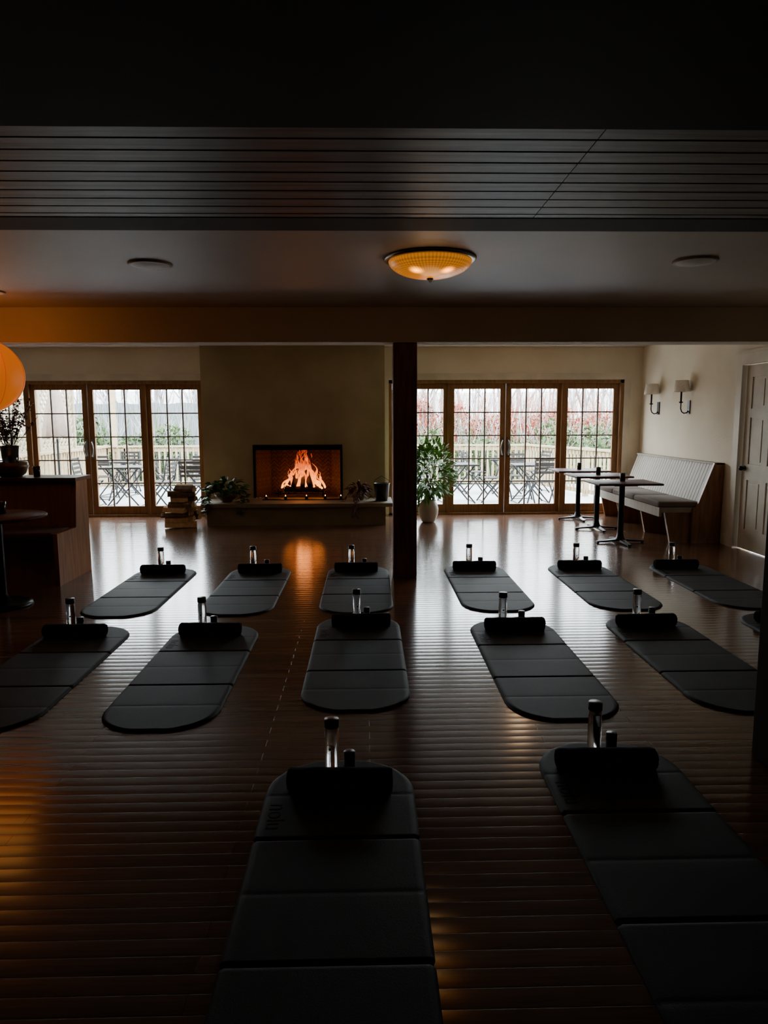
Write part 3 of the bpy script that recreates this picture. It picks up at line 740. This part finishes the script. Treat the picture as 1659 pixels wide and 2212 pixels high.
for j,(r,z) in enumerate(prof):
    for k in range(n): a=2*PI*k/n; rr=r*(1.15 if k%2 else .75); vs.append((rr*math.cos(a),rr*math.sin(a),z-(.06 if k%2 and j>3 else 0)))
for j in range(len(prof)-1):
    for k in range(n): fs.append((j*n+k,j*n+(k+1)%n,(j+1)*n+(k+1)%n,(j+1)*n+k))
m.add(vs,fs,M_umb,True); m.build('patio_umbrella',(-5.55,12.9,-.05))
def fchair():
    m=MB()
    for x in (-.20,.20):
        m.tube([(x,-.22,0),(x,.0,.30),(x,.17,.50),(x,.24,.88)],.014,M_patio,8)
        m.tube([(x*.9,.24,0),(x*.9,.02,.26),(x*.9,-.19,.45)],.014,M_patio,8)
    for y,z in ((-.2,.03),(.22,.03)): m.cyl((-.2,y,z),(.2,y,z),.008,.008,M_patio,8)
    for k in range(6): y=-.19+.068*k; m.box(-.21,.21,y,y+.045,.448,.462,M_slat)
    for k in range(4): z=.60+.075*k; y=.19+.02*k; m.box(-.21,.21,y-.008,y+.008,z,z+.045,M_slat)
    return m.mesh('folding_chair')
FC=fchair()
def ptable():
    m=MB()
    for k in range(8):
        x=-.35+.0895*k; m.box(x,x+.07,-.35,.35,.70,.718,M_slat)
    m.box(-.35,.35,-.36,-.34,.69,.72,M_patio); m.box(-.35,.35,.34,.36,.69,.72,M_patio)
    for y in (-.28,.28):
        m.cyl((-.30,y,0),(.28,y,.69),.014,.014,M_patio,8); m.cyl((.30,y,0),(-.28,y,.69),.014,.014,M_patio,8)
    for x in (-.29,.29): m.cyl((x,-.28,.02),(x,.28,.02),.009,.009,M_patio,8)
    return m.mesh('patio_table')
PTb=ptable()
zd=-.05
random.seed(3)
tabs=[(-5.1,14.6,0),(-4.35,12.9,1),(-3.4,14.4,1),(-2.9,12.7,0),(1.65,13.2,1),(2.9,14.8,1),(3.0,13.0,0),(1.1,15.1,1),(-.6,14,1)]
for x,y,o_ in tabs:
    place(PTb,'patio_table',(x,y,zd),random.uniform(-.15,.15))
    for a in ((PI/2,-PI/2) if o_ else (0,PI)):
        a+=random.uniform(-.25,.25); place(FC,'folding_chair',(x-math.sin(a)*.66,y+math.cos(a)*.66,zd),a)
place(FC,'folding_chair',(-5.3,12.0,zd),2.2)
# fence
m=MB()
x=-8.2
while x<-1.5: m.box(x,x+.135,20,20.03,-.8,1.95+.02*math.sin(x*7),M_fence); x+=.145
m.box(-8.2,-1.5,20.03,20.08,1.5,1.6,M_fence); m.build('board_fence')
def shrubs(name,x0,x1,y,ztop,zbot,mat,n,seed,depth=1.0,L=.2,W=.10):
    random.seed(seed); m=MB()
    for k in range(n):
        x=random.uniform(x0,x1); env=.72+.28*abs(noise.noise(Vector((x*.9,seed,0))))*2
        z=zbot+(ztop-zbot)*env*random.random()**.7; yy=y+random.uniform(-depth,depth)
        m.leaf((x,yy,z),(random.uniform(-1,1),random.uniform(-1,1),random.uniform(0,1.5)),L,W,mat)
    for k in range(n//14):
        x=random.uniform(x0,x1); yy=y+random.uniform(-depth,depth)*.8; m.tube([(x,yy,-.8),(x+random.uniform(-.2,.2),yy,ztop*.5),(x+random.uniform(-.4,.4),yy,ztop+random.uniform(-.3,.35))],[.02,.012,.004],mat if random.random()<.5 else M_tree,4)
    m.build(name)
shrubs('green_hedge',-.5,9,19,1.30,-.8,M_hedge,6000,31)
shrubs('green_hedge',-9,-4.6,18.4,1.6,-.8,M_hedge,3500,32,.7)
shrubs('red_shrub_row',-1,11,22.5,2.25,-.8,M_redbush,14000,33,1.0,.17,.065)
random.seed(77); m=MB()
def branch(p,d,L,r,lv):
    q=p+d*L; mid=p+d*L*.5+Vector((random.uniform(-.05,.05),random.uniform(-.05,.05),0))*L
    m.tube([p,mid,q],[r,r*.8,r*.55],M_tree,4)
    if lv<=0: return
    for k in range(4 if lv>1 else 3):
        t=random.uniform(.35,1); s0=p+d*L*t
        nd=(d+Vector((random.uniform(-1,1),random.uniform(-1,1),random.uniform(-.1,.7)))*.75).normalized()
        branch(s0,nd,L*random.uniform(.4,.6),r*.45,lv-1)
for k in range(190):
    y=random.uniform(25,55); x=random.uniform(-.62*y,.58*y); zb=-.8+max(0,(y-25)/60)**1.1*5.5
    branch(Vector((x,y,zb-.1)),Vector((random.uniform(-.08,.08),0,1)).normalized(),random.uniform(3.0,5.5),random.uniform(.04,.10),2)
m.build('bare_tree_grove')

# ---------------------------------------------------------------- light
w=bpy.data.worlds.new('World'); scene.world=w; w.use_nodes=True
nt=w.node_tree; bg=nt.nodes['Background']; bg.inputs[0].default_value=(.86,.94,1.0,1); bg.inputs[1].default_value=19.0
def portal(name,x0,x1):
    l=bpy.data.lights.new(name,'AREA'); l.shape='RECTANGLE'; l.size=x1-x0; l.size_y=WZ; l.cycles.is_portal=True
    o=bpy.data.objects.new(name,l); o.location=((x0+x1)/2,YF+.21,WZ/2); o.rotation_euler=(-PI/2,0,0); scene.collection.objects.link(o)
portal('portal_1',LX0,LX1); portal('portal_2',RX0,RX1)

# ---------------------------------------------------------------- camera
cd=bpy.data.cameras.new('Camera'); cam=bpy.data.objects.new('Camera',cd); scene.collection.objects.link(cam)
cd.sensor_fit='VERTICAL'; cd.sensor_height=36; cd.lens=1534/2212*36; cd.clip_end=300; cd.clip_start=.02
cam.matrix_world=Matrix.Translation((0,0,1.5))@Matrix.Rotation(math.radians(-1.3),4,'Z')@Matrix.Rotation(math.radians(82.53),4,'X')@Matrix.Rotation(math.radians(-.2),4,'Z')
scene.camera=cam
